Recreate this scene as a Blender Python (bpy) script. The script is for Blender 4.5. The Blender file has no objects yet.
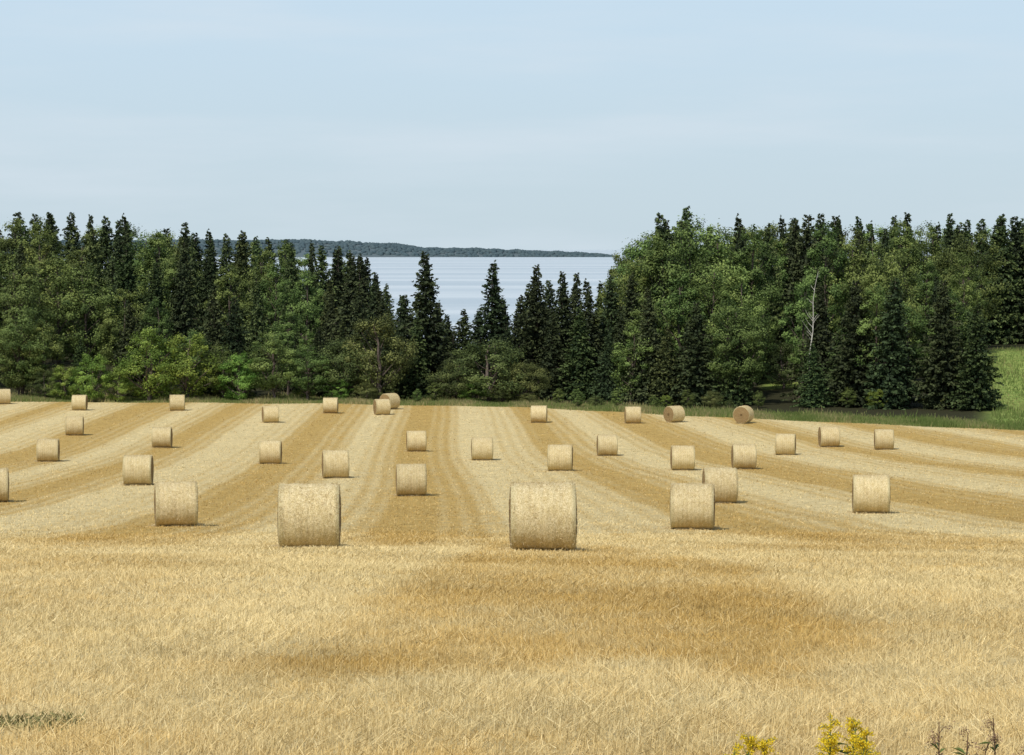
import bpy, math, random
import numpy as np
from mathutils import Vector
random.seed(5); rng=np.random.default_rng(5)
sc=bpy.context.scene
sc.view_settings.view_transform='Standard'
try: sc.view_settings.look='None'
except Exception: pass
sc.view_settings.exposure=0; sc.view_settings.gamma=1
COL=sc.collection

# ---------------------------------------------------------------- helpers
def sst(a,b,x):
    t=np.clip((np.asarray(x,float)-a)/(b-a),0,1); return t*t*(3-2*t)
_tD=np.array([-60,0,10,30,54,70,85,107,129,163,187,220,250,300,350,400,440,470,520,30000.])
_tZ=np.array([1.2,1.5,2.1,4.0,6.6,8.2,9.6,11.05,12.2,14.0,14.95,15.5,15.9,16.6,17.4,18.4,19.6,21.0,23.0,23.0])
_fd=np.arange(-60,700,1.0); _fz=np.interp(_fd,_tD,_tZ)
_k=np.ones(9)/9.; _fs=np.convolve(np.pad(_fz,4,mode='edge'),_k,mode='valid')
_fs=np.convolve(np.pad(_fs,4,mode='edge'),_k,mode='valid')
def ground_z(x,y):
    x=np.asarray(x,float); y=np.asarray(y,float)
    z=20-np.interp(y,_fd,_fs)
    fall=1-sst(400,465,y)
    z=z+5.2*sst(265,345,y)*fall*sst(14,42,-x)
    z=z+4.2*sst(240,320,y)*fall*sst(14,45,x)
    z=z+0.05*np.sin(x*0.43+1.3*np.sin(y*0.11))*np.sin(y*0.31+0.7)*sst(8,20,y)
    return z
def gz(x,y): return float(ground_z(x,y))
_eX=[-400,-80,-50,-20,0,10,15,22,30,43,60,200]
_eY=[290,263,261,257,250,241,235,229,222,210,197,150]
def edge_y(x): return np.interp(x,_eX,_eY)
def swath_u(x,y):
    d=225-y; w=x+7.8; ul=w-0.033*d
    u=np.where(ul>6,(ul+0.021*d)/(1+0.0035*np.maximum(d,-60)),ul)
    return u+0.3*np.sin(y*0.045+x*0.05)
def tone_at(x,y):
    x=np.asarray(x,float); y=np.asarray(y,float)
    u=swath_u(x,y)
    a=2*np.pi*u/9.3+0.35*np.sin(u*0.37+1.0)
    wv=0.25*np.sin(u*0.29+2.2)
    stripe=0.85*(np.cos(a)+wv)+0.34*np.cos(3*a+0.9)
    head=-0.50+0*x
    wig=0.22*np.sin(y*0.9)+0.18*np.sin(y*2.3+1)+0.15*np.sin(y*4.1)
    xl=np.interp(y,[12,14,16,20,30,45,54,62],[-0.3,-1.4,-2.0,-1.9,-1.6,-1.2,-0.9,-0.5])+wig*0.4
    xr=np.interp(y,[12,14,16,18,24,35,50,62],[0.6,2.0,2.6,3.0,3.3,4.0,3.4,2.6])+0.4*wig*np.cos(y)
    wx=0.8*np.sin(x*1.7+0.5)+0.45*np.sin(x*4.1+y*0.3)+0.6*np.sin(x*0.9+2)
    dd=np.minimum((x-xl)*(0.9+0.6*sst(25,45,y)),(xr-x)*0.7); dd=np.minimum(dd,(y-14.3-wx)*0.45); dd=np.minimum(dd,(66-y)*0.3)
    inner=0.28+0.16*np.sin(x*1.3+y*0.35)*np.sin(y*0.5+1)+0.22*sst(0,2.2,x)*(1-sst(26,40,y))+0.15*(1-sst(16,20,y))
    head=np.maximum(head,np.minimum(-0.50+np.clip(dd*1.5,0,2),inner))
    band=np.exp(-((y-38-0.1*x)/4.5)**2)*sst(2.5,4.5,-x)*0.65
    band2=np.exp(-((y-60)/6)**2)*sst(3,8,x)*0.5+np.exp(-((y-47)/3)**2)*sst(4,7,x)*0.4
    band3=(1-sst(10,14,y))*0.3
    band4=0.24*np.sin(y*0.33+0.5*np.sin(x*0.6)+0.2*x)*sst(14,20,y)
    spot=0.9*np.exp(-((x+1.2)/0.55)**2-((y-16.2)/1.0)**2)
    pale=-0.5*np.exp(-((x+0.085*y-0.1)/1.2)**2)*sst(14,20,y)*(1-sst(42,58,y))
    head=head+band+band2+band3+band4+spot+pale
    ye=y+4.5*np.sin(x*0.55+1)+2.5*np.sin(x*1.7)
    m=sst(54,76,ye)
    return head*(1-m)+stripe*m
def mk_mesh(name,V,F,attrs=None,smooth=False,mats=None):
    me=bpy.data.meshes.new(name); V=np.asarray(V,np.float32); F=np.asarray(F,np.int32)
    m,k=F.shape
    me.vertices.add(len(V)); me.vertices.foreach_set('co',V.ravel())
    me.loops.add(m*k); me.loops.foreach_set('vertex_index',F.ravel())
    me.polygons.add(m); me.polygons.foreach_set('loop_start',np.arange(0,m*k,k,dtype=np.int32))
    me.polygons.foreach_set('loop_total',np.full(m,k,np.int32))
    if smooth: me.polygons.foreach_set('use_smooth',np.ones(m,bool))
    for an,av in (attrs or {}).items():
        at=me.attributes.new(an,'FLOAT','POINT'); at.data.foreach_set('value',np.asarray(av,np.float32))
    me.update(calc_edges=True); me.validate()
    for mt in (mats or []): me.materials.append(mt)
    return me
def add_obj(name,data,parent=None,loc=(0,0,0)):
    o=bpy.data.objects.new(name,data); COL.objects.link(o); o.location=loc
    if parent is not None: o.parent=parent
    return o
def grid_faces(nx,ny):
    i=np.arange(nx-1)[None,:]; j=np.arange(ny-1)[:,None]
    a=(j*nx+i); return np.stack([a,a+1,a+nx+1,a+nx],-1).reshape(-1,4)
class Geo:
    def __init__(s): s.V=[];s.F=[];s.T=[];s.n=0
    def add(s,V,F,t=0.5):
        V=np.asarray(V,float); F=np.asarray(F,int)
        if F.shape[1]==3: F=np.concatenate([F,F[:,2:3]],1)
        s.V.append(V); s.F.append(F+s.n); s.n+=len(V)
        s.T.append(np.full(len(V),t) if np.isscalar(t) else np.asarray(t,float))
    def arr(s): return np.concatenate(s.V),np.concatenate(s.F),np.concatenate(s.T)
def tube(g,P,R,n=7,t=0.5):
    P=np.asarray(P,float); R=np.asarray(R,float); m=len(P)
    T=np.gradient(P,axis=0); T/=np.linalg.norm(T,axis=1)[:,None]+1e-9
    ref=np.array([0.31,0.95,0.05]); A=np.cross(T,ref); A/=np.linalg.norm(A,axis=1)[:,None]+1e-9
    B=np.cross(T,A); ang=np.arange(n)*2*np.pi/n
    V=(P[:,None,:]+R[:,None,None]*(np.cos(ang)[None,:,None]*A[:,None,:]+np.sin(ang)[None,:,None]*B[:,None,:])).reshape(-1,3)
    F=[]
    for j in range(m-1):
        for i in range(n):
            k=(i+1)%n; F.append([j*n+i,j*n+k,(j+1)*n+k,(j+1)*n+i])
    g.add(V,F,t)
def nrm(a): return a/(np.linalg.norm(a,axis=-1,keepdims=True)+1e-9)
def cards(g,C,N,size,asp,t):
    n=len(C); r=nrm(rng.normal(size=(n,3))); A=nrm(np.cross(N,r)); B=np.cross(N,A)
    s=size[:,None]; a=A*s*0.5; b=B*s*0.5*asp
    V=np.stack([C-a,C+b*0.9-a*0.1,C+a,C-b*0.9+a*0.1],1).reshape(-1,3)
    F=np.arange(4*n).reshape(-1,4); g.add(V,F,np.repeat(t,4))
def tris(V3,t,mats,name):
    n=len(V3); return mk_mesh(name,V3.reshape(-1,3),np.arange(3*n).reshape(-1,3),{'tint':np.repeat(t,3)},mats=mats)

# ---------------------------------------------------------------- materials
class N:
    def __init__(s,name):
        s.m=bpy.data.materials.new(name); s.m.use_nodes=True; s.t=s.m.node_tree; s.t.nodes.clear()
        s.out=s.t.nodes.new('ShaderNodeOutputMaterial')
    def n(s,ty,**kw):
        x=s.t.nodes.new(ty)
        for k,v in kw.items(): setattr(x,k,v)
        return x
    def l(s,a,b): s.t.links.new(a,b)
    def setin(s,sock,v):
        if hasattr(v,'is_linked') or hasattr(v,'links'): s.l(v,sock)
        else: sock.default_value=v
    def math(s,op,a,b=0.0,c=None,clamp=False):
        x=s.n('ShaderNodeMath',operation=op); x.use_clamp=clamp
        s.setin(x.inputs[0],a); s.setin(x.inputs[1],b)
        if c is not None: s.setin(x.inputs[2],c)
        return x.outputs[0]
    def mix(s,f,a,b,bt='MIX'):
        x=s.n('ShaderNodeMix',data_type='RGBA',blend_type=bt)
        s.setin(x.inputs[0],f)
        for i,v in ((6,a),(7,b)):
            if isinstance(v,tuple): x.inputs[i].default_value=(*v,1)
            else: s.l(v,x.inputs[i])
        return x.outputs[2]
    def mr(s,v,a,b,c=0.0,d=1.0,sm=True):
        x=s.n('ShaderNodeMapRange'); 
        if sm: x.interpolation_type='SMOOTHSTEP'
        s.setin(x.inputs[0],v)
        for i,q in zip((1,2,3,4),(a,b,c,d)): x.inputs[i].default_value=q
        return x.outputs[0]
    def noise(s,vec,scale,detail=4,rough=0.55,sc3=None):
        if sc3 is not None:
            mp=s.n('ShaderNodeMapping'); s.l(vec,mp.inputs[0]); mp.inputs['Scale'].default_value=sc3; vec=mp.outputs[0]
        x=s.n('ShaderNodeTexNoise'); s.l(vec,x.inputs['Vector'])
        x.inputs['Scale'].default_value=scale; x.inputs['Detail'].default_value=detail; x.inputs['Roughness'].default_value=rough
        return x.outputs['Fac']
    def attr(s,nm): return s.n('ShaderNodeAttribute',attribute_name=nm).outputs['Fac']
    def val(s,col,f):
        x=s.n('ShaderNodeVectorMath',operation='SCALE')
        if isinstance(col,tuple): x.inputs[0].default_value=col
        else: s.l(col,x.inputs[0])
        s.setin(x.inputs['Scale'],f); return x.outputs[0]
    def finish(s,col,rough=0.85,spec=0.15,bump=None,bs=0.5,bd=0.05,transl=0.0):
        p=s.n('ShaderNodeBsdfPrincipled')
        if isinstance(col,tuple): p.inputs['Base Color'].default_value=(*col,1)
        else: s.l(col,p.inputs['Base Color'])
        p.inputs['Roughness'].default_value=rough; p.inputs['Specular IOR Level'].default_value=spec
        if bump is not None:
            b=s.n('ShaderNodeBump'); b.inputs['Strength'].default_value=bs; b.inputs['Distance'].default_value=bd
            s.l(bump,b.inputs['Height']); s.l(b.outputs[0],p.inputs['Normal'])
        o=p.outputs[0]
        if transl>0:
            tr=s.n('ShaderNodeBsdfTranslucent')
            if isinstance(col,tuple): tr.inputs[0].default_value=(*col,1)
            else: s.l(col,tr.inputs[0])
            mx=s.n('ShaderNodeMixShader'); mx.inputs[0].default_value=transl
            s.l(o,mx.inputs[1]); s.l(tr.outputs[0],mx.inputs[2]); o=mx.outputs[0]
        s.l(o,s.out.inputs[0]); return s.m
PALE=(0.70,0.56,0.288); GOLD=(0.51,0.345,0.115)
def field_colour(b,pos,d=5):
    n2=b.noise(pos,1.1,d,0.7); n3=b.noise(pos,8.0,3,0.75)
    t=b.math('MULTIPLY_ADD',b.math('SUBTRACT',n2,0.5),2.3,b.attr('tone'))
    ln=b.math('SINE',b.math('MULTIPLY',b.attr('su'),7.6)); t=b.math('MULTIPLY_ADD',ln,0.22,t)
    f=b.mr(t,-0.8,0.8)
    c=b.mix(f,PALE,GOLD)
    v=b.mr(b.math('ADD',n2,n3),0.7,1.3,0.76,1.20,False)
    return b.val(c,v),n2,n3
b=N('ground_mat'); pos=b.n('ShaderNodeNewGeometry').outputs['Position']
fc,n2,n3=field_colour(b,pos)
n4=b.noise(pos,2.6,6,0.85); fc=b.val(fc,b.mr(n4,0.36,0.64,0.74,1.17,False))
ed=b.math('MULTIPLY_ADD',b.math('SUBTRACT',n2,0.5),4.0,b.attr('edge'))
verge=b.mix(b.mr(n2,0.35,0.65),(0.15,0.18,0.055),(0.29,0.23,0.11))
c=b.mix(b.mr(ed,-0.6,0.6),fc,verge)
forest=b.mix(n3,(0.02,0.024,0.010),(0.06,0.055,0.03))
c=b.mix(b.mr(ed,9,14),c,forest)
mead=b.mix(b.mr(b.math('ADD',n4,n2),0.85,1.15),(0.15,0.23,0.05),(0.31,0.36,0.10))
c=b.mix(b.math('MULTIPLY',b.attr('meadow'),b.mr(ed,1,3.5)),c,mead)
gx=b.n('ShaderNodeSeparateXYZ'); b.l(pos,gx.inputs[0])
c=b.mix(b.mr(gx.outputs[2],0.9,1.5,1,0),c,(0.30,0.17,0.11))
MAT_G=b.finish(c,0.95,0.05,bump=n4,bs=0.8,bd=0.15)
b=N('straw_stubble_mat'); pos=b.n('ShaderNodeNewGeometry').outputs['Position']
fc,n2,n3=field_colour(b,pos,2); tn=b.attr('tint')
fc=b.mix(b.mr(tn,0.8,1.0,0,0.4),fc,(0.80,0.69,0.42))
fc=b.mix(b.mr(tn,0.0,0.25,0.6,0),fc,(0.34,0.21,0.07))
MAT_ST=b.finish(b.val(fc,b.mr(tn,0,1,0.82,1.27,False)),0.8,0.1,transl=0.2)

def foliage(name,dark,light,hv=0.25,rough=0.7,tr=0.2):
    b=N(name); tn=b.attr('tint'); oi=b.n('ShaderNodeObjectInfo')
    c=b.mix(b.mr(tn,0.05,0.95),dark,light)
    hs=b.n('ShaderNodeHueSaturation'); b.l(c,hs.inputs['Color'])
    b.l(b.mr(oi.outputs['Random'],0,1,0.5-0.03,0.5+0.02,False),hs.inputs['Hue'])
    r2=b.math('FRACT',b.math('MULTIPLY',oi.outputs['Random'],17.3))
    b.l(b.mr(r2,0,1,1-hv,1+hv,False),hs.inputs['Value'])
    return b.finish(hs.outputs[0],rough,0.15,transl=tr)
M_SP=foliage('spruce_needles_mat',(0.020,0.031,0.013),(0.068,0.092,0.036),0.3,0.7,0)
M_SPG=foliage('fir_needles_mat',(0.030,0.049,0.017),(0.115,0.152,0.050),0.3,0.7,0)
M_DE=foliage('birch_leaves_mat',(0.060,0.095,0.024),(0.215,0.285,0.080),0.3,0.6,0.25)
M_DB=foliage('bright_leaves_mat',(0.09,0.16,0.028),(0.26,0.37,0.075),0.15,0.6,0.25)
M_DO=foliage('olive_leaves_mat',(0.06,0.080,0.024),(0.19,0.22,0.070),0.2,0.6,0.25)
def bark(name,a,bc):
    b=N(name); tc=b.n('ShaderNodeTexCoord').outputs['Object']; n=b.noise(tc,6,5,0.6,(1,1,0.3))
    return b.finish(b.mix(b.mr(n,0.35,0.65),a,bc),0.9,0.1,bump=n,bs=0.6,bd=0.03)
M_BK=bark('dark_bark_mat',(0.06,0.045,0.035),(0.16,0.13,0.11))
M_BB=bark('pale_birch_bark_mat',(0.32,0.30,0.26),(0.55,0.53,0.47))

# ---------------------------------------------------------------- ground & sea
def axis(lo,hi,step,far,grow=1.35):
    a=list(np.arange(lo,hi+1e-6,step)); s=step
    while a[-1]<far: s*=grow; a.append(a[-1]+s)
    return a
xp=axis(0,110,0.8,26000); xs=np.array([-v for v in xp[:0:-1]]+xp)
ys=np.concatenate([np.arange(-60,0,3.0),np.arange(0,72,0.5),np.arange(72,330,0.8),np.arange(332,560,3.0)]); s=3.0; yl=list(ys)
while yl[-1]<27000: s*=1.35; yl.append(yl[-1]+s)
ys=np.array(yl)
X,Y=np.meshgrid(xs,ys); Z=ground_z(X,Y); Z=np.where(Y>520,-3,Z)
V=np.stack([X,Y,Z],-1).reshape(-1,3); x=V[:,0]; y=V[:,1]
edge=y-edge_y(np.clip(x,-400,400))
mead=sst(-2,1.5,x-0.192*y)*(1-sst(308,318,y))
mead=np.maximum(mead,(1-sst(1.6,2.8,np.abs(x-0.1085*y)))*sst(272,276,y)*(1-sst(302,306,y)))
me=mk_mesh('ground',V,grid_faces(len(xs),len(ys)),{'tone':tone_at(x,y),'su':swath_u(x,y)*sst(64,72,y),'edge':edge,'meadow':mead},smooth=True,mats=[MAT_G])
o=add_obj('ground',me); o['kind']='structure'; o['label']='harvested golden stubble field with pale and dark swaths'; o['category']='field'

b=N('sea_mat'); pos=b.n('ShaderNodeNewGeometry').outputs['Position']
w=b.noise(pos,0.5,5,0.6,(1,2.0,1)); big=b.noise(pos,0.006,5,0.6,(0.2,1,1))
MAT_SEA=b.finish(b.mix(b.mr(big,0.4,0.62),(0.38,0.44,0.48),(0.56,0.60,0.62)),0.30,0.5,bump=w,bs=0.05,bd=0.15)
sx=np.array(sorted(set([-26000,-12000,-6000,-3000,-1500,-800,-400,-200,0,200,400,800,1500,3000,6000,12000,26000])),float)
sy=np.array([410,500,600,800,1100,1500,2200,3200,4500,6500,9000,13000,19000,26500],float)
SX,SY=np.meshgrid(sx,sy)
o=add_obj('sea',mk_mesh('sea',np.stack([SX,SY,0*SX],-1).reshape(-1,3),grid_faces(len(sx),len(sy)),mats=[MAT_SEA]))
o['kind']='structure'; o['label']='calm pale blue bay beyond the trees'; o['category']='sea'

hX=[-1700,-1100,-700,-560,-466,-380,-300,-246,-225,-190,-120,-60,-20,20,62,130,194,228,260]; hH=[26,30,32,33,32,29,25,22,17,16,15,12,12,9,9,6,4.5,1,-3]
def head_z(x,y): 
    h=np.interp(x,hX,hH); return -3+(h+3)*sst(5450,5620,y)*(1-sst(6100,6400,y))+1.0*np.sin(x*0.02)*np.sin(y*0.013)
hx=np.arange(-1700,270,20.); hy=np.arange(5430,6420,30.); HX,HY=np.meshgrid(hx,hy)
b=N('headland_haze_mat'); pos=b.n('ShaderNodeNewGeometry').outputs['Position']
M_HL=b.finish(b.mix(b.noise(pos,0.02,4),(0.08,0.115,0.135),(0.13,0.16,0.165)),0.95,0.05)  # distance haze painted into the land's base colour as blue-grey
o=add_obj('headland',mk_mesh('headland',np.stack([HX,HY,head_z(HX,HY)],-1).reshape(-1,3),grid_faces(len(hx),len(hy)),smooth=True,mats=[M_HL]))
o['kind']='structure'; o['label']='low wooded headland across the bay'; o['category']='headland'
b=N('headland_forest_haze_mat'); tn=b.attr('tint')
M_HF=b.finish(b.mix(tn,(0.060,0.092,0.108),(0.085,0.120,0.13)),0.95,0.05)  # tree greens shifted to blue to paint in the aerial haze
nT=8000
tx=rng.uniform(-1700,225,nT); ty=rng.uniform(5500,6050,nT)
clm=0.85+0.15*np.sin(tx*0.045+np.sin(tx*0.017)*2)+0.12*np.sin(tx*0.13)
th=rng.uniform(5,10,nT)*clm*np.interp(tx,[-1700,0,150,225],[1,0.9,0.7,0.4]); tz=head_z(tx,ty)-0.8
k=7; ang=np.arange(k)*2*np.pi/k
base=np.stack([tx[:,None]+np.cos(ang)*(5.2+rng.uniform(-1,1.5,(nT,k))),ty[:,None]+np.sin(ang)*4.2,np.repeat(tz[:,None],k,1)+rng.uniform(0,1,(nT,k))],-1)
mid=base.copy(); mid[...,2]+=th[:,None]*rng.uniform(0.45,0.7,(nT,k)); mid[...,0]=tx[:,None]+(mid[...,0]-tx[:,None])*0.95
top=np.stack([tx+rng.uniform(-1,1,nT),ty,tz+th],-1)[:,None,:]
VV=np.concatenate([base,mid,top],1); Q=[];T3=[]
for i in range(k):
    j=(i+1)%k; Q+= [[i,j,k+j],[i,k+j,k+i]]; T3.append([k+i,k+j,2*k])
F=np.array(Q+T3)[None]+(np.arange(nT)*(2*k+1))[:,None,None]
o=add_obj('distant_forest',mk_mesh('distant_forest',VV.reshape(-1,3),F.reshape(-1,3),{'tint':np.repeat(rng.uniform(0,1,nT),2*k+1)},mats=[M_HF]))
o['kind']='stuff'; o['label']='hazy blue-green spruce wood covering the far headland'; o['category']='forest'

# ---------------------------------------------------------------- stubble
def stubble(n,d0,d1,half,wbase,pf,hs=1.0):
    D=np.exp(rng.uniform(math.log(d0),math.log(d1),n)); x=rng.uniform(-1,1,n)*(half*D+0.8)
    y=D
    ok=y<edge_y(x)-0.5; x=x[ok]; y=y[ok]; D=D[ok]; n=len(x)
    z=ground_z(x,y); tn=tone_at(x,y)+rng.normal(0,0.12,n); su=swath_u(x,y)*sst(64,72,y)
    cl=0.5+0.5*np.sin(x*2.1+1.7*np.sin(y*1.3))*np.sin(y*2.7+1.1*np.sin(x*3.1))
    cl2=0.5+0.5*np.sin(x*7.3+2*np.sin(y*5.1))*np.sin(y*8.7+1.9*np.sin(x*4.1))
    h=hs*(0.03+0.06*rng.random(n)**1.2)*(0.5+0.45*cl+0.35*cl2)
    flat=rng.random(n)<pf
    az=rng.normal(0.5,1.6,n)+1.5*np.sin(x*0.9+y*0.4); lean=np.where(flat,rng.uniform(0.8,1.45,n),np.abs(rng.normal(0.3,0.3,n)))
    L=np.where(flat,h*rng.uniform(0.8,2.0,n),h)
    dirv=np.stack([np.cos(az)*np.sin(lean),np.sin(az)*np.sin(lean),np.cos(lean)],-1)
    wd=wbase*np.maximum(1,D/14)*rng.uniform(0.6,1.4,n)
    fa=rng.uniform(-0.7,0.7,n); side=np.stack([np.cos(fa),np.sin(fa),0*fa],-1)
    side=side-dirv*np.sum(side*dirv,1)[:,None]; side=nrm(side)*wd[:,None]*0.5
    p=np.stack([x,y,z-0.01+np.where(flat,rng.uniform(0.0,0.03,n),0)],-1)
    tip=p+dirv*L[:,None]
    V=np.stack([p-side,p+side,tip+side*0.45,tip-side*0.45],1)
    return V,rng.random(n),tn,su
parts=[stubble(440000,9.8,78,0.23,0.0034,0.3),stubble(130000,55,262,0.22,0.0034,0.3,1.1)]
V,t,tn,su=[np.concatenate([p[i] for p in parts]) for i in range(4)]
me=mk_mesh('straw_stubble',V.reshape(-1,3),np.arange(4*len(V)).reshape(-1,4),{'tint':np.repeat(t,4),'tone':np.repeat(tn,4),'su':np.repeat(su,4)},mats=[MAT_ST])
o=add_obj('straw_stubble',me); o['kind']='stuff'; o['label']='short dry straw stubble and loose stalks on the field'; o['category']='stubble'

# verge grass
b=N('verge_grass_mat'); tn=b.attr('tint'); cr=b.n('ShaderNodeValToRGB'); b.l(tn,cr.inputs[0])
el=cr.color_ramp.elements; el[0].position=0; el[0].color=(0.11,0.155,0.04,1); el[1].position=1; el[1].color=(0.42,0.35,0.17,1)
e=el.new(0.45); e.color=(0.19,0.23,0.07,1); e=el.new(0.75); e.color=(0.28,0.24,0.11,1)
M_VG=b.finish(cr.outputs[0],0.8,0.1,transl=0.25)
n=80000; x=rng.uniform(-72,72,n); y=edge_y(x)+rng.uniform(-0.8,1,n)+np.abs(rng.normal(0,6.0,n))
# plus coarse grass scattered over the meadow
nm_=14000; ym=rng.uniform(215,316,nm_); xm=0.192*ym+rng.uniform(0,1,nm_)**1*22; x=np.concatenate([x,xm]); y=np.concatenate([y,ym]); n=len(x)
z=ground_z(x,y); hh=rng.uniform(0.12,0.42,n)*(0.8+0.5*np.sin(x*0.7+np.sin(y)))
az=rng.uniform(0,6.28,n); tip=np.stack([x+np.cos(az)*hh*0.35,y+np.sin(az)*hh*0.35,z+np.abs(hh)+0.08],-1)
fa=rng.uniform(-0.8,0.8,n); sd=np.stack([np.cos(fa),np.sin(fa),0*fa],-1)*rng.uniform(0.02,0.06,n)[:,None]
p=np.stack([x,y,z-0.03],-1); V=np.stack([p-sd,p+sd,tip],1)
tv=np.clip(rng.normal(0.5,0.25,n)+0.3*np.sin(x*0.23+2)*np.sin(x*0.9)-0.25*sst(15,40,x),0,1)
o=add_obj('verge_grass',tris(V,tv,[M_VG],'verge_grass')); o['kind']='stuff'; o['label']='rough green and brown grass along the field edge'; o['category']='grass'

# ---------------------------------------------------------------- bales
b=N('bale_wrap_mat'); tc=b.n('ShaderNodeTexCoord').outputs['Object']; oi=b.n('ShaderNodeObjectInfo')
fine=b.noise(tc,13,6,0.8,(1.8,1,0.7)); blot=b.noise(tc,4.5,5,0.7); grain=b.noise(tc,34,4,0.85,(1.4,0.9,0.9))
c=b.mix(b.mr(blot,0.35,0.68),(0.56,0.445,0.22),(0.65,0.54,0.31))
c=b.mix(b.mr(fine,0.50,0.68,0,0.6),c,(0.39,0.275,0.115)); c=b.mix(b.mr(grain,0.5,0.64,0,0.8),c,(0.88,0.77,0.52)); c=b.mix(b.mr(grain,0.48,0.36,0,0.7),c,(0.25,0.18,0.08))
sx_=b.n('ShaderNodeSeparateXYZ'); b.l(tc,sx_.inputs[0])
endm=b.mr(b.math('ABSOLUTE',sx_.outputs[0]),0.54,0.69); c=b.mix(b.math('MULTIPLY',endm,0.4),c,(0.40,0.38,0.22))
band=b.math('SINE',b.math('MULTIPLY',sx_.outputs[0],46.0)); c=b.val(c,b.mr(band,-1,1,0.94,1.04,False))
c=b.val(c,b.mr(oi.outputs['Random'],0,1,0.93,1.07,False))
M_BW=b.finish(c,0.85,0.1,bump=b.math('ADD',fine,b.math('MULTIPLY',grain,0.8)),bs=0.55,bd=0.035)
b=N('bale_end_mat'); tc=b.n('ShaderNodeTexCoord').outputs['Object']
mp=b.n('ShaderNodeMapping'); b.l(tc,mp.inputs[0]); mp.inputs['Location'].default_value=(0,0,-0.75)
wv=b.n('ShaderNodeTexWave',wave_type='RINGS',rings_direction='X'); b.l(mp.outputs[0],wv.inputs[0]); wv.inputs['Scale'].default_value=4.5; wv.inputs['Distortion'].default_value=5; wv.inputs['Detail'].default_value=4; wv.inputs['Detail Scale'].default_value=2.5
gr=b.noise(tc,45,4,0.7)
c=b.mix(b.mr(b.math('ADD',b.math('MULTIPLY',wv.outputs['Fac'],0.35),gr),0.4,0.95),(0.18,0.11,0.045),(0.42,0.30,0.145))
M_BE=b.finish(c,0.9,0.1,bump=b.math('ADD',wv.outputs['Fac'],gr),bs=0.8,bd=0.03)
b=N('loose_straw_mat'); tn=b.attr('tint')
M_LS=b.finish(b.mix(tn,(0.42,0.30,0.13),(0.84,0.72,0.46)),0.7,0.15,transl=0.2)
R0=0.75; HL=0.70
def bale_meshes(seed):
    r=np.random.default_rng(seed); na=72; nx=30
    ph=r.uniform(0,6.28,6)
    xs=np.concatenate([[-HL],-HL+np.array([0.006,0.02,0.045]),np.linspace(-HL+0.08,HL-0.08,nx),HL-np.array([0.045,0.02,0.006]),[HL]])
    prof=R0*np.interp(np.abs(xs),[0,HL-0.08,HL-0.045,HL-0.02,HL-0.006,HL],[1.0,0.998,0.994,0.985,0.972,0.955])
    a=np.arange(na)*2*np.pi/na
    A,XX=np.meshgrid(a,xs); PR=np.repeat(prof[:,None],na,1)
    rad=PR*(1+0.012*np.sin(2*A+ph[0])+0.008*np.sin(5*A+ph[1]+XX*3)+0.006*np.sin(XX*11+ph[2])+0.006*np.sin(XX*17+A*3+ph[3]))+r.normal(0,0.004,PR.shape)
    zz=R0+rad*np.cos(A); yy=rad*np.sin(A)
    zz=np.where(zz<0.035,0.015,zz)
    yy=yy*(1+0.03*np.clip(1-zz/R0,0,1)); zz=zz*0.985
    V=np.stack([XX,yy,zz],-1).reshape(-1,3); F=[]
    m=len(xs)
    for j in range(m-1):
        for i in range(na):
            k=(i+1)%na; F.append([j*na+i,j*na+k,(j+1)*na+k,(j+1)*na+i])
    wrap=mk_mesh('net_wrap',V,np.array(F),smooth=True,mats=[M_BW])
    ends=[]
    V=V.reshape(m,na,3)
    for s,j in ((-1,0),(1,m-1)):
        ring=V[j]; c=ring.mean(0); g=[]
        fr=[1,0.85,0.65,0.45,0.25,0.1]
        for q,f in enumerate(fr):
            P=c+(ring-c)*f; P=P.copy(); P[:,0]+=s*(0.03*(1-f**2))+ (r.normal(0,0.006,na) if q else 0); g.append(P)
        g=np.concatenate(g+[[c+np.array([s*0.03,0,0])]])
        F=[]
        for q in range(len(fr)-1):
            for i in range(na):
                k=(i+1)%na; f=[q*na+i,q*na+k,(q+1)*na+k,(q+1)*na+i]; F.append(f if s>0 else f[::-1])
        F4=np.array(F); q=len(fr)-1; T=[]
        for i in range(na):
            k=(i+1)%na; T.append([q*na+i,q*na+k,len(g)-1])
        F3=np.concatenate([F4[:,[0,1,2]],F4[:,[0,2,3]],np.array(T)])
        ends.append(mk_mesh('bale_end',g,F3,smooth=True,mats=[M_BE]))
    n=6500; a=r.uniform(0,6.28,n); x=np.where(r.random(n)<0.25,np.sign(r.normal(size=n))*r.uniform(0.62,0.70,n),r.uniform(-0.68,0.68,n))
    rr=R0*np.interp(np.abs(x),[0,0.64,0.70],[1.0,0.99,0.955])
    P=np.stack([x,rr*np.sin(a),R0*0.985+rr*np.cos(a)],-1)
    no=np.stack([0*a,np.sin(a),np.cos(a)],-1); d=nrm(no*r.uniform(0.03,0.35,n)[:,None]+r.normal(size=(n,3))*0.7)
    L=r.uniform(0.03,0.09,n)
    nb=1300; ab=r.uniform(0,6.28,nb); Pb=np.stack([np.cos(ab)*r.uniform(0.5,0.95,nb),np.sin(ab)*r.uniform(0.15,0.6,nb),r.uniform(0.0,0.05,nb)],-1)
    P=np.concatenate([P,Pb]); d=np.concatenate([d,nrm(r.normal(size=(nb,3))*[1,1,0.4]+[0,0,0.25])]); L=np.concatenate([L,r.uniform(0.05,0.14,nb)])
    w=nrm(np.cross(d,r.normal(size=d.shape)))*0.005
    Vt=np.stack([P-w,P+w,P+d*L[:,None]],1); Vt[...,2]=np.maximum(Vt[...,2],-0.02)
    return wrap,ends[0],ends[1],tris(Vt,r.random(len(Vt)),[M_LS],'loose_straw')
BV=[bale_meshes(s) for s in (1,2,3,4)]
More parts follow.
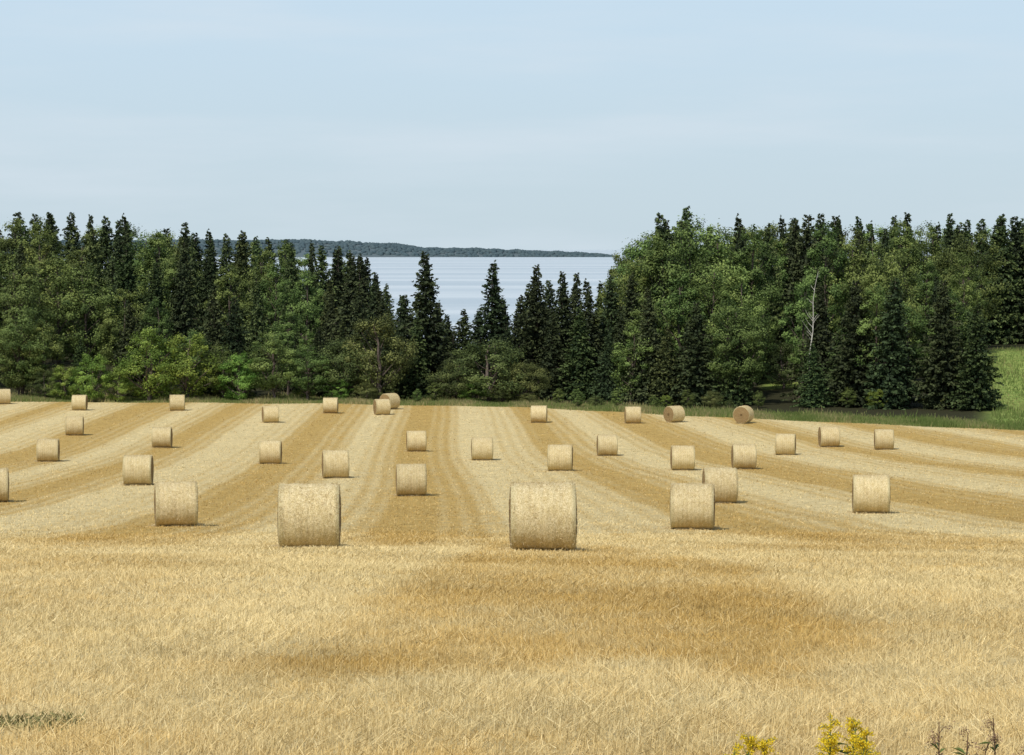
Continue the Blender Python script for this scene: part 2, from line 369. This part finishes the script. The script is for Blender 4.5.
bales=[(0.67,54.0,1),(-4.72,58.0,-1.5),(-11.6,86,2),(6.05,83.5,-1),(14.2,98.5,2),(9.1,109,6),(-4.65,115,2),(-22.95,110,-1),(-19.2,128,-6),(-9.7,137,4),
(2.84,147,-2),(10.2,149,5),(14.0,150.5,6),(-15.5,160,-4),(-2.0,167,2),(-30.7,165,-5),(6.6,173,5),(19.2,175,-3),(-6.9,180,3),(23.9,188,10),(-26.1,186,-6),
(27.3,183,4),(-35.6,203,-3),(-21.5,222,8),(2.4,222,-3),(10.7,221,6),(14.5,223,38),(20.5,221,68),(-17.3,238,-4),(-12.3,236,14),(-12.0,245,50),(-32.6,243,0),(-42.1,243,-8),(-52.2,256,5)]
for i,(x,y,yaw) in enumerate(bales):
    wm,e1,e2,ls=BV[i%4]
    E=add_obj('round_straw_bale',None); E.empty_display_size=0.5
    E.location=(x,y,gz(x,y)+0.02); E.rotation_euler=(0,0,math.radians(yaw)-(math.atan2(x,y) if abs(yaw)<30 else 0)); s=1+random.uniform(-0.03,0.03)
    if i<2: s=1.0
    E.scale=(s,s,s)
    E['category']='hay bale'; E['group']='round bales scattered over the stubble field'
    E['label']='round straw bale turned to show its darker end' if abs(yaw)>30 else ('large round golden straw bale on the stubble headland' if y<60 else 'round golden straw bale lying on striped stubble')
    add_obj('net_wrap',wm,E); add_obj('bale_end',e1,E); add_obj('bale_end',e2,E); add_obj('loose_straw',ls,E)

# ---------------------------------------------------------------- trees
def conifer(seed,H=15,R=3.4,mat=None,dense=1.0,pw=0.8,inn=1700):
    r=np.random.default_rng(seed); g=Geo(); gi=Geo()
    zs=np.linspace(0,H*0.985,14); w=np.cumsum(r.normal(0,0.03,(14,2)),0)
    P=np.stack([w[:,0],w[:,1],zs],-1); tube(g,P,0.19*(1-zs/H)**0.8+0.015,8)
    nl=int(50*dense); FV=[];FT=[]
    bulge=r.uniform(0.82,1.14,9); zb=1+0.13*np.sin(np.arange(200)*r.uniform(0.5,0.9)+r.uniform(0,6))
    for li in range(nl):
        t=(li+0.5)/nl; z=0.4+(H-0.5)*t; nb=int(r.integers(8,12)) if t<0.8 else 7
        Lm=R*((1-t)**pw)*(0.92+0.16*r.random())*min(1,0.75+t*2.4)*zb[li]+0.14
        for bi in range(nb):
            az=r.uniform(0,2*np.pi); L=Lm*r.uniform(0.68,1.14)*bulge[int(az/6.2832*8.99)]; dr=r.uniform(-0.40,-0.08) if t<0.75 else r.uniform(-0.2,0.4)
            zz=z+r.uniform(-0.35,0.35); d=np.array([np.cos(az),np.sin(az),0]); sd=np.array([-np.sin(az),np.cos(az),0])
            up=r.uniform(0.0,0.3); bt=r.uniform(0,0.6)
            nf=max(8,int(27*L/R)+4); ss=r.uniform(0.15,1.0,nf)**0.7
            c=np.array([np.interp(zz,zs,w[:,0]),np.interp(zz,zs,w[:,1]),zz])
            q=c+d*(ss*L)[:,None]; q[:,2]+=dr*ss*L+up*ss**2*L*0.8
            sg=np.sign(r.normal(size=nf)); fl=r.uniform(0.30,0.62,nf)*(0.62+0.38*L/R)
            dd=nrm(d*r.uniform(0.2,1.1,nf)[:,None]+sd*(sg*r.uniform(0.1,1.2,nf))[:,None]+np.array([0,0,1])*r.uniform(-0.9,0.35,nf)[:,None])
            ww=nrm(np.cross(dd,r.normal(size=(nf,3))+np.array([0,0,0.9])))*(fl*r.uniform(0.20,0.34,nf))[:,None]
            FV.append(np.stack([q-dd*0.05,q+dd*(fl*0.45)[:,None]+ww,q+dd*fl[:,None],q+dd*(fl*0.45)[:,None]-ww],1))
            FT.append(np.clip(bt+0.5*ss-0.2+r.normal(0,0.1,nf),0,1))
            if li%3==0 and bi<3:
                e=c+d*L*0.85; e[2]+=dr*L*0.85+up*0.6*L; tube(g,[c,(c+e)/2,e],[0.035,0.025,0.01],4)
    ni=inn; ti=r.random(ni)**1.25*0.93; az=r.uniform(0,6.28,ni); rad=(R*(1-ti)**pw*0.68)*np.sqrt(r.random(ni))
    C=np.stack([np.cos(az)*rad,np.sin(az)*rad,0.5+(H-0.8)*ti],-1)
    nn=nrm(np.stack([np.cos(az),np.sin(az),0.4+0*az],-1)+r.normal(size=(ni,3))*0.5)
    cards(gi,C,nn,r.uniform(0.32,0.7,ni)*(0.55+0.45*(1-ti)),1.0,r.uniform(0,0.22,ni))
    Vi,_,Ti=gi.arr()
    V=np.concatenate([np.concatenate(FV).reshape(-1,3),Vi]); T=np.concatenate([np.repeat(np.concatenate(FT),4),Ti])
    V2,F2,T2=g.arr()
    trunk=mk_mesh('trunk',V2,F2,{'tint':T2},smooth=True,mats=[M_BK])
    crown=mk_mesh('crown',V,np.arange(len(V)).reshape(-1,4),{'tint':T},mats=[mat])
    return trunk,crown
def decid(seed,H=13,R=3.6,mat=None,nc=52,leaf=0.27,zb=0.16,bk=None,per=150,up=0.7):
    r=np.random.default_rng(seed); g=Geo(); gc=Geo()
    zs=np.linspace(0,H*0.86,12); w=np.cumsum(r.normal(0,0.10,(12,2)),0); w[0]=0
    P=np.stack([w[:,0],w[:,1],zs],-1); tube(g,P,0.20*(1-zs/H)**0.9+0.02,8)
    zc=H*(zb+1)/2; hz=H*(1-zb)/2
    C=[]
    for i in range(nc):
        while True:
            p=r.uniform(-1,1,3)
            l=np.linalg.norm(p)
            if 0.4<l<1: break
        p=p*np.array([R,R,hz])*0.95; tz=(p[2]+hz)/(2*hz)
        p[:2]*=np.interp(tz,[0,0.25,0.6,1],[0.75,1.08,0.95,0.6]); p[2]+=zc
        p[:2]+=[np.interp(p[2],zs,w[:,0]),np.interp(p[2],zs,w[:,1])]
        C.append(p)
        cr=r.uniform(0.35,0.95)*R/3.6; n=int(per*(0.5+0.8*r.random())*(0.5+cr*0.6))
        off=r.normal(size=(n,3)); off=nrm(off)*(r.random((n,1))**0.5)*cr*np.array([1.1,1.1,up+0.1])
        k=r.random(n)<0.15; off[k]*=r.uniform(1.1,1.5,(k.sum(),1)); off[k,2]+=0.15
        pos=p+off; out=nrm(pos-np.array([0,0,zc*0.85])); N_=nrm(out*0.9+nrm(off)*0.7+r.normal(size=(n,3))*0.6+[0,0,0.35])
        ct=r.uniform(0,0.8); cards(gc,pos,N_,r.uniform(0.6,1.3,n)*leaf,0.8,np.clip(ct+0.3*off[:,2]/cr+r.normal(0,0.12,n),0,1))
    for p in C[:26]:
        z0=max(0.12*H,p[2]-np.hypot(p[0],p[1])*r.uniform(0.8,1.4)-0.3); z0=min(z0,H*0.8)
        a=np.array([np.interp(z0,zs,w[:,0]),np.interp(z0,zs,w[:,1]),z0]); m=(a+p)/2+r.normal(0,0.15,3)
        rr=0.08*(1-z0/H)+0.02; tube(g,[a,m,p],[rr,rr*0.6,0.012],5)
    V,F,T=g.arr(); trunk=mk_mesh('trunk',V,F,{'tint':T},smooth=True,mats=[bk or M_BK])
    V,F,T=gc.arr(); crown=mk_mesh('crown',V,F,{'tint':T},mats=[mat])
    return trunk,crown
CON=[conifer(11+i,15,[4.0,3.6,4.4,3.7,4.2,3.2,4.6][i],[M_SP,M_SP,M_SP,M_SPG,M_SPG,M_SP,M_SPG][i],pw=[0.95,0.8,1.1,0.85,0.78,0.68,1.0][i]) for i in range(7)]
DEC=[decid(31+i,13,[3.6,3.3,4.0,3.1][i],M_DE,nc=[96,88,102,82][i],zb=[0.12,0.16,0.1,0.18][i],leaf=0.21,per=170) for i in range(4)]
BRT=[decid(51+i,8,3.2,M_DB,nc=78,leaf=0.18,zb=0.03,per=175) for i in range(2)]
OLV=[decid(61+i,8,3.8,M_DO,nc=84,leaf=0.18,zb=0.04,per=165) for i in range(2)]
HB={'con':15,'dec':13,'brt':8,'olv':8}
SET={'con':CON,'dec':DEC,'brt':BRT,'olv':OLV}
cnt=0
def plant(kind,x,y,h,wid=1.0,vi=None,name=None,label=None,group='trees along the far field edge',cat='tree'):
    global cnt
    S=SET[kind]; tm,cm=S[random.randrange(len(S)) if vi is None else vi]
    nm=name or {'con':'spruce_tree','dec':'leafy_tree','brt':'leafy_tree','olv':'leafy_tree'}[kind]
    E=add_obj(nm,None); E.location=(x,y,gz(x,y)-0.1); s=h/HB[kind]; sw=s*wid
    E.scale=(sw,sw,s); E.rotation_euler=(random.uniform(-0.03,0.03),random.uniform(-0.03,0.03),random.uniform(0,6.28))
    E['label']=label or {'con':'dark green spruce in the woodland beyond the field','dec':'tall green leafy tree in the woodland beyond the field','brt':'bright green young leafy tree at the wood edge','olv':'olive green spreading tree at the wood edge'}[kind]
    E['category']=cat; E['group']=group
    add_obj('trunk',tm,E); add_obj('crown',cm,E); cnt+=1
def glade(x,y): return abs(x-0.1085*y)<1.9 and y<306
skX=[-120,-70,-56,-45,-34,-23.4,-19.3,-17.2,-16,13,14.7,17.4,20,24,28,33,39,50,70,120]
skZ=[25.4,25.1,24.6,23.0,21.6,20.2,18.6,15.2,12,12,20.0,22.8,24.2,25.2,24.4,23.9,24.4,24.2,24.4,24.7]
for row,(yy,sp,drop0,rd) in enumerate([(286,4.4,4.8,3.4),(303,4.2,2.4,2.8),(322,3.9,0.6,2.0),(345,3.9,0.1,1.5),(375,2.7,0.6,1.0)]):
    f=yy/340.
    xx=-76*f
    while xx<76*f:
        x=xx+random.uniform(-1.2,1.2); y=yy+random.uniform(-6,6); xx+=sp*random.uniform(0.75,1.25)
        xq=x/f
        if -17.0<xq<13.6: continue
        if x-0.189*y>0 and y<330: continue
        if glade(x,y): continue
        zt=20+(np.interp(xq,skX,skZ)-20)*f-drop0-random.random()**1.6*rd
        h=zt-gz(x,y)
        if h<4: continue
        if xq<-45: pd=0.55
        elif xq<-28: pd=0.4
        elif xq<-16: pd=0.12
        elif xq<30: pd=0.85
        else: pd=0.6
        if row>=2: pd*=0.7
        if random.random()<pd: plant('dec',x,y,h+0.2,random.uniform(0.8,1.05))
        else: plant('con',x,y,h+0.7,random.uniform(0.75,1.0) if row<4 else random.uniform(0.85,1.05))
for (x,y,h) in [(66.5,340,17.2),(69,343,17.5),(63.5,338,17.0),(61,341,16.5),(72,340,17.3)]:
    plant('con',x,y,h,0.95)
xx=-62
while xx<-15:
    x=xx+random.uniform(-1,1); y=270+random.uniform(-2.5,4); xx+=random.uniform(2.8,4.4)
    h=random.uniform(6.5,13.0)*np.interp(x,[-60,-30,-15],[1.0,0.95,0.9])
    if random.random()<0.35: plant('dec',x,y,h*0.85,1.1)
    else: plant('con',x,y,h,random.uniform(0.85,1.15))
xx=9.5
while xx<47:
    x=xx+random.uniform(-0.8,0.8); ye=float(edge_y(x)); y=max(ye+13,248)+random.uniform(0,6)
    xx+=random.uniform(2.8,4.0)
    if x-0.189*y>-1: continue
    if glade(x,y) or abs(x-30.4)<1.6: continue
    h=random.uniform(7.5,12.5)
    plant('con' if random.random()<0.6 else 'dec',x,y,h,random.uniform(0.9,1.1))
for (x,y,h,w) in [(37.5,247,13.0,1.0),(42.6,246,12.6,1.0),(45.4,243,10.5,1.0),(34.2,249,12.6,0.95),(14.2,256,12.0,0.95),(18.2,256,8.5,1.0),(22.6,252,9.0,1.0),(45.6,248,9.5,1.1)]:
    plant('con',x,y,h,w,label='broad dark spruce standing at the field edge')
for (x,y,h,w,vi) in [(-9.2,271,15.8,1.05,0),(-2.1,276,14.8,1.1,2),(2.8,271,14.4,1.0,0),(5.6,273,13.7,0.95,0),(8.3,269,12.8,1.0,2),(-11.8,274,11.2,1.0,1),
    (0.6,268,11.2,1.05,0),(-5.4,274,9.6,1.2,3),(10.9,273,13.2,0.95,1),(-7.0,278,9.0,1.2,0),(-14.5,278,11.8,1.0,2),(7.0,265,9.8,1.1,3),(4.2,266,9.6,1.1,2),(13.2,270,13.4,0.95,1),(-3.8,281,9.4,1.1,1),
    (-17.0,276,12.5,0.95,0),(-13.0,270,10.0,1.1,2),(-10.4,268,8.8,1.1,4),(-1.0,282,10.8,1.0,0),(9.6,282,12.6,0.95,2),(-0.6,265,8.2,1.1,1),(11.8,264,10.2,1.0,2),(-15.8,285,12.6,1.0,0),(-18.5,290,15.8,0.95,0),(-17.6,298,15.6,0.95,2),
    (-6.3,268,7.4,1.2,2),(2.0,284,12.4,1.0,5),(4.6,286,12.8,0.95,1),(-8.2,284,10.4,1.1,2),(-12.6,286,11.0,1.1,0),(7.2,288,13.6,0.95,0)]:
    plant('con',x,y,h,w,vi,label='dark pointed spruce standing clear against the bay')
for (k,x,y,h,w) in [('olv',-14.0,262,9.6,0.95),('olv',-2.6,259.5,7.0,1.45),('olv',-17.5,264,7.0,1.1),('brt',-38.0,261,8.2,1.2),('brt',-34.2,262,7.6,1.2),('brt',-43.6,260.5,5.4,1.1),('brt',-47.0,263,4.0,1.2),('brt',-41.0,260.5,4.0,1.3),
    ('dec',-25.0,262,7.8,1.35),('brt',-28.5,262,5.4,1.2),('dec',-30.6,264,6.4,1.3),('olv',-5.8,260,4.8,1.4),('dec',-21.5,262,6.4,1.3),('olv',1.2,259,4.6,1.3),('olv',-49.8,266,3.4,1.2),
    ('dec',-52.5,268,10.5,1.1),('olv',29.6,273,5.5,1.1),('dec',28.8,291,9.0,0.8),('dec',33.0,296,9.0,0.8)]:
    plant(k,x,y,h,w)
for (x,y,h,w) in [(13.4,280,16.0,0.85),(15.2,284,18.0,0.85),(16.8,278,18.4,0.9),(19.8,278,20.0,0.9),(23.2,280,19.4,0.9),(27.2,280,18.2,0.8),(34.6,276,18.0,0.75),(37.8,275,17.0,0.75),(21.4,268,15.6,0.95),(17.5,266,14.0,1.0),(14.6,262,11.5,0.95),(25.0,266,14.4,0.9),(22.4,260,11.0,0.95),(41.5,272,15.5,0.8)]:
    plant('dec',x,y,h,w,label='tall light green aspen rising above the spruces')
for (x,y,h,w) in [(25.6,286,19.4,0.75),(33.0,282,18.6,0.8),(30.8,300,17.5,0.8)]:
    plant('con',x,y,h,w)
xx=-58
while xx<44:
    x=xx+random.uniform(-0.8,0.8); ye=float(edge_y(x)); y=ye+random.uniform(2.5,8) if x<8 else max(ye+6,245)+random.uniform(0,4)
    xx+=random.uniform(1.8,3.4)
    if x/y>0.183: break
    if abs(x-0.1085*y)<1.6: continue
    k=random.choice(['olv','brt','dec','brt','dec']) if x<-20 else random.choice(['olv','olv','dec','brt','dec'])
    h=random.uniform(1.0,2.8)
    plant(k,x,y,h,random.uniform(1.1,1.7),name='shrub',label='low tangled shrub on the grassy field margin',group='shrubs on the field margin',cat='shrub')
g=Geo(); r=np.random.default_rng(8)
HBI=13.6; zs=np.linspace(0,HBI,10); wob=np.stack([0.9*(zs/15)**2+0.12*np.sin(zs),0*zs,zs],-1); tube(g,wob,0.09*(1-zs/(HBI+1))+0.011,7)
E=add_obj('bare_birch_tree',None); E.location=(29.7,249.5,gz(29.7,249.5)-0.1); E['label']='bare pale birch trunk among dark spruces'; E['category']='tree'
V,F,T=g.arr(); add_obj('trunk',mk_mesh('trunk',V,F,smooth=True,mats=[M_BB]),E)
for i in range(12):
    g2=Geo(); z0=r.uniform(6,13); a=np.array([np.interp(z0,zs,wob[:,0]),0,z0]); az=r.uniform(0,6.28); L=r.uniform(0.7,1.5)*(1.2-z0/16)
    e=a+np.array([np.cos(az)*L,np.sin(az)*L,L*r.uniform(0.8,1.6)]); tube(g2,[a,(a+e)/2+r.normal(0,0.06,3),e],[0.03,0.018,0.007],4)
    V,F,T=g2.arr(); add_obj('branch',mk_mesh('branch',V,F,smooth=True,mats=[M_BB]),E)
for (x,y,h,w,k) in [(29.9,247.5,6.4,1.2,'con'),(31.6,255.5,12.2,1.0,'con'),(30.2,262,13.0,0.9,'dec')]: plant(k,x,y,h,w)

# ---------------------------------------------------------------- roadside weeds
b=N('goldenrod_flower_mat'); tn=b.attr('tint'); M_GF=b.finish(b.mix(tn,(0.62,0.43,0.015),(0.92,0.72,0.04)),0.6,0.2,transl=0.3)
b=N('weed_stem_mat'); M_WS=b.finish((0.12,0.16,0.05),0.7,0.2)
b=N('weed_leaf_mat'); tn=b.attr('tint'); M_WL=b.finish(b.mix(tn,(0.07,0.12,0.03),(0.18,0.24,0.07)),0.6,0.3,transl=0.25)
b=N('olive_weed_mat'); tn=b.attr('tint'); M_OW=b.finish(b.mix(tn,(0.14,0.13,0.05),(0.34,0.31,0.13)),0.7,0.1,transl=0.2)
b=N('seed_head_mat'); tn=b.attr('tint'); M_SH=b.finish(b.mix(tn,(0.13,0.075,0.045),(0.36,0.24,0.15)),0.85,0.1)
def weed(x,y,H,seed,dry=False,spread=0.046):
    r=np.random.default_rng(seed); g=Geo(); gl=Geo(); gf=Geo()
    lean=r.uniform(-0.06,0.06,2); ts=np.linspace(0,1,8)
    P=np.stack([lean[0]*ts**2,lean[1]*ts**2,H*ts],-1); tube(g,P,0.004*(1-ts*0.6),6)
    for i in range(34):
        t=r.uniform(0.1,0.85); c=np.array([lean[0]*t*t,lean[1]*t*t,H*t]); az=r.uniform(0,6.28); L=r.uniform(0.04,0.08)
        if dry and r.random()<0.5: continue
        d=np.array([np.cos(az),np.sin(az),r.uniform(0.1,0.8)]); d/=np.linalg.norm(d); s=np.array([-np.sin(az),np.cos(az),0])*0.006
        m=c+d*L*0.5; e=c+d*L; e[2]-=0.012
        gl.add([c,m-s,e,m+s],[[0,1,2,3]],r.random())
    nb=5 if dry else 24
    for i in range(nb):
        t=r.uniform(0.74,1.0); c=np.array([lean[0]*t*t,lean[1]*t*t,H*t]); az=r.uniform(0,6.28); L=spread*(1.4-t)*r.uniform(0.9,2.2)
        e=c+np.array([np.cos(az)*L,np.sin(az)*L,L*r.uniform(0.1,0.8)]); m=(c+e)/2+[0,0,0.012]
        tube(g,[c,m,e],[0.0016,0.0012,0.0008],4)
        n=60
        if dry: q=e+r.normal(size=(n,3))*[0.010,0.010,0.008]
        else:
            tt=r.uniform(0.1,1.05,n)[:,None]; q=(1-tt)**2*c+2*tt*(1-tt)*m+tt**2*e+r.normal(size=(n,3))*0.0045
        cards(gf,q,nrm(r.normal(size=(n,3))+[0,-0.2,0.6]),r.uniform(0.003,0.007,n),1.0,r.random(n))
    nm='dry_weed' if dry else 'goldenrod_plant'
    E=add_obj(nm,None); E.location=(x,y,gz(x,y)-0.01); E['category']='weed' if dry else 'wildflower'
    E['label']='dry brown weed with withered seed heads at the field margin' if dry else 'goldenrod with bright yellow flower plumes at the field margin'
    E['group']='dry weeds at the near margin' if dry else 'goldenrod at the near margin'
    V,F,T=g.arr(); add_obj('stem',mk_mesh('stem',V,F,smooth=True,mats=[M_WS if not dry else M_SH]),E)
    V,F,T=gl.arr(); add_obj('leaves',mk_mesh('leaves',V,F,{'tint':T},mats=[M_WL]),E)
    V,F,T=gf.arr(); add_obj('seed_clusters' if dry else 'flower_plume',mk_mesh('flower_plume',V,F,{'tint':T},mats=[M_SH if dry else M_GF]),E)
for i,(x,y,h) in enumerate([(0.67,7.9,0.40),(0.72,8.0,0.43),(0.77,7.8,0.39),(0.83,8.0,0.42),(0.98,7.9,0.44),(1.02,8.0,0.48),(1.06,7.85,0.46),(1.12,7.95,0.45),(1.08,8.05,0.48)]):
    weed(x,y,h,100+i)
for i,(x,y,h) in enumerate([(1.44,7.9,0.46),(1.48,8.0,0.42),(1.57,8.0,0.50),(1.62,7.9,0.44),(1.38,8.0,0.48),(1.20,7.9,0.37)]):
    weed(x,y,h,200+i,True,0.032)
def weed_patch(x,y,seed,rad):
    r=np.random.default_rng(seed); n=700; a=r.uniform(0,6.28,n); q=r.random(n)**0.6*rad
    P=np.stack([np.cos(a)*q,np.sin(a)*q*1.3,np.zeros(n)],-1); 
    P[:,2]=ground_z(x+P[:,0],y+P[:,1])-gz(x,y)+r.uniform(0,0.04,n)
    d=nrm(np.stack([r.normal(size=n),r.normal(size=n),r.uniform(0.1,0.7,n)],-1)); L=r.uniform(0.02,0.06,n)[:,None]
    w=nrm(np.cross(d,r.normal(size=(n,3))))*0.005; Vt=np.stack([P,P+d*L*0.5+w,P+d*L,P+d*L*0.5-w],1)
    o=add_obj('weed_patch',mk_mesh('weed_patch',Vt.reshape(-1,3),np.arange(4*n).reshape(-1,4),{'tint':np.repeat(r.random(n),4)},mats=[M_OW])); o.location=(x,y,gz(x,y))
    o['kind']='stuff'; o['category']='weeds'; o['label']='low green weeds growing through the straw stubble'
weed_patch(-2.28,12.0,5,0.22)

# ---------------------------------------------------------------- light, sky, camera
EL=math.radians(50); SR=math.radians(208)
W=bpy.data.worlds.new("World"); sc.world=W; W.use_nodes=True; nt=W.node_tree; nt.nodes.clear()
def wn(t): return nt.nodes.new(t)
out=wn('ShaderNodeOutputWorld'); bg=wn('ShaderNodeBackground'); sky=wn('ShaderNodeTexSky')
sky.sky_type='NISHITA'; sky.sun_disc=False; sky.sun_elevation=EL; sky.sun_rotation=SR; sky.air_density=1.0; sky.dust_density=0.4; sky.ozone_density=1.5
tc=wn('ShaderNodeTexCoord'); mp=wn('ShaderNodeMapping'); mp.inputs['Scale'].default_value=(1.5,1.5,12)
nz=wn('ShaderNodeTexNoise'); nz.inputs['Scale'].default_value=2.6; nz.inputs['Detail'].default_value=6; nz.inputs['Roughness'].default_value=0.55
def mrn(src,a,b_,c_,d_):
    m=wn('ShaderNodeMapRange'); m.interpolation_type='SMOOTHSTEP'
    for i,v in zip((1,2,3,4),(a,b_,c_,d_)): m.inputs[i].default_value=v
    nt.links.new(src,m.inputs[0]); return m.outputs[0]
sp=wn('ShaderNodeSeparateXYZ'); nt.links.new(tc.outputs['Generated'],sp.inputs[0])
hz=wn('ShaderNodeMix'); hz.data_type='RGBA'; hz.inputs[6].default_value=(5.5,6.8,7.7,1); hz.inputs[7].default_value=(5.8,7.35,8.7,1)
nt.links.new(mrn(sp.outputs[2],0.0,0.11,0,1),hz.inputs[0])
m1=wn('ShaderNodeMix'); m1.data_type='RGBA'; nt.links.new(mrn(sp.outputs[2],0.08,0.7,0.92,0.12),m1.inputs[0])
nt.links.new(sky.outputs[0],m1.inputs[6]); nt.links.new(hz.outputs[2],m1.inputs[7])
mx=wn('ShaderNodeMix'); mx.data_type='RGBA'; mx.inputs[7].default_value=(6.8,7.7,8.5,1)
nt.links.new(tc.outputs['Generated'],mp.inputs[0]); nt.links.new(mp.outputs[0],nz.inputs['Vector'])
nt.links.new(mrn(nz.outputs['Fac'],0.42,0.75,0.0,0.6),mx.inputs[0]); nt.links.new(m1.outputs[2],mx.inputs[6]); nt.links.new(mx.outputs[2],bg.inputs[0])
bg.inputs[1].default_value=0.1; nt.links.new(bg.outputs[0],out.inputs[0])
sv=Vector((math.sin(SR)*math.cos(EL),math.cos(SR)*math.cos(EL),math.sin(EL)))
L=bpy.data.lights.new('sun','SUN'); L.energy=3.7; L.angle=math.radians(0.5); L.color=(1,0.95,0.87)
lo=bpy.data.objects.new('sun',L); COL.objects.link(lo); lo.rotation_euler=sv.to_track_quat('Z','Y').to_euler(); lo.location=(-50,-50,90)
cam=bpy.data.cameras.new('camera'); cam.lens=87.9; cam.sensor_width=36; cam.clip_end=60000; cam.clip_start=0.1
co=bpy.data.objects.new('camera',cam); COL.objects.link(co); co.location=(0,0,20); co.rotation_euler=(math.radians(90-2.965),0,0)
sc.camera=co
print('trees',cnt)
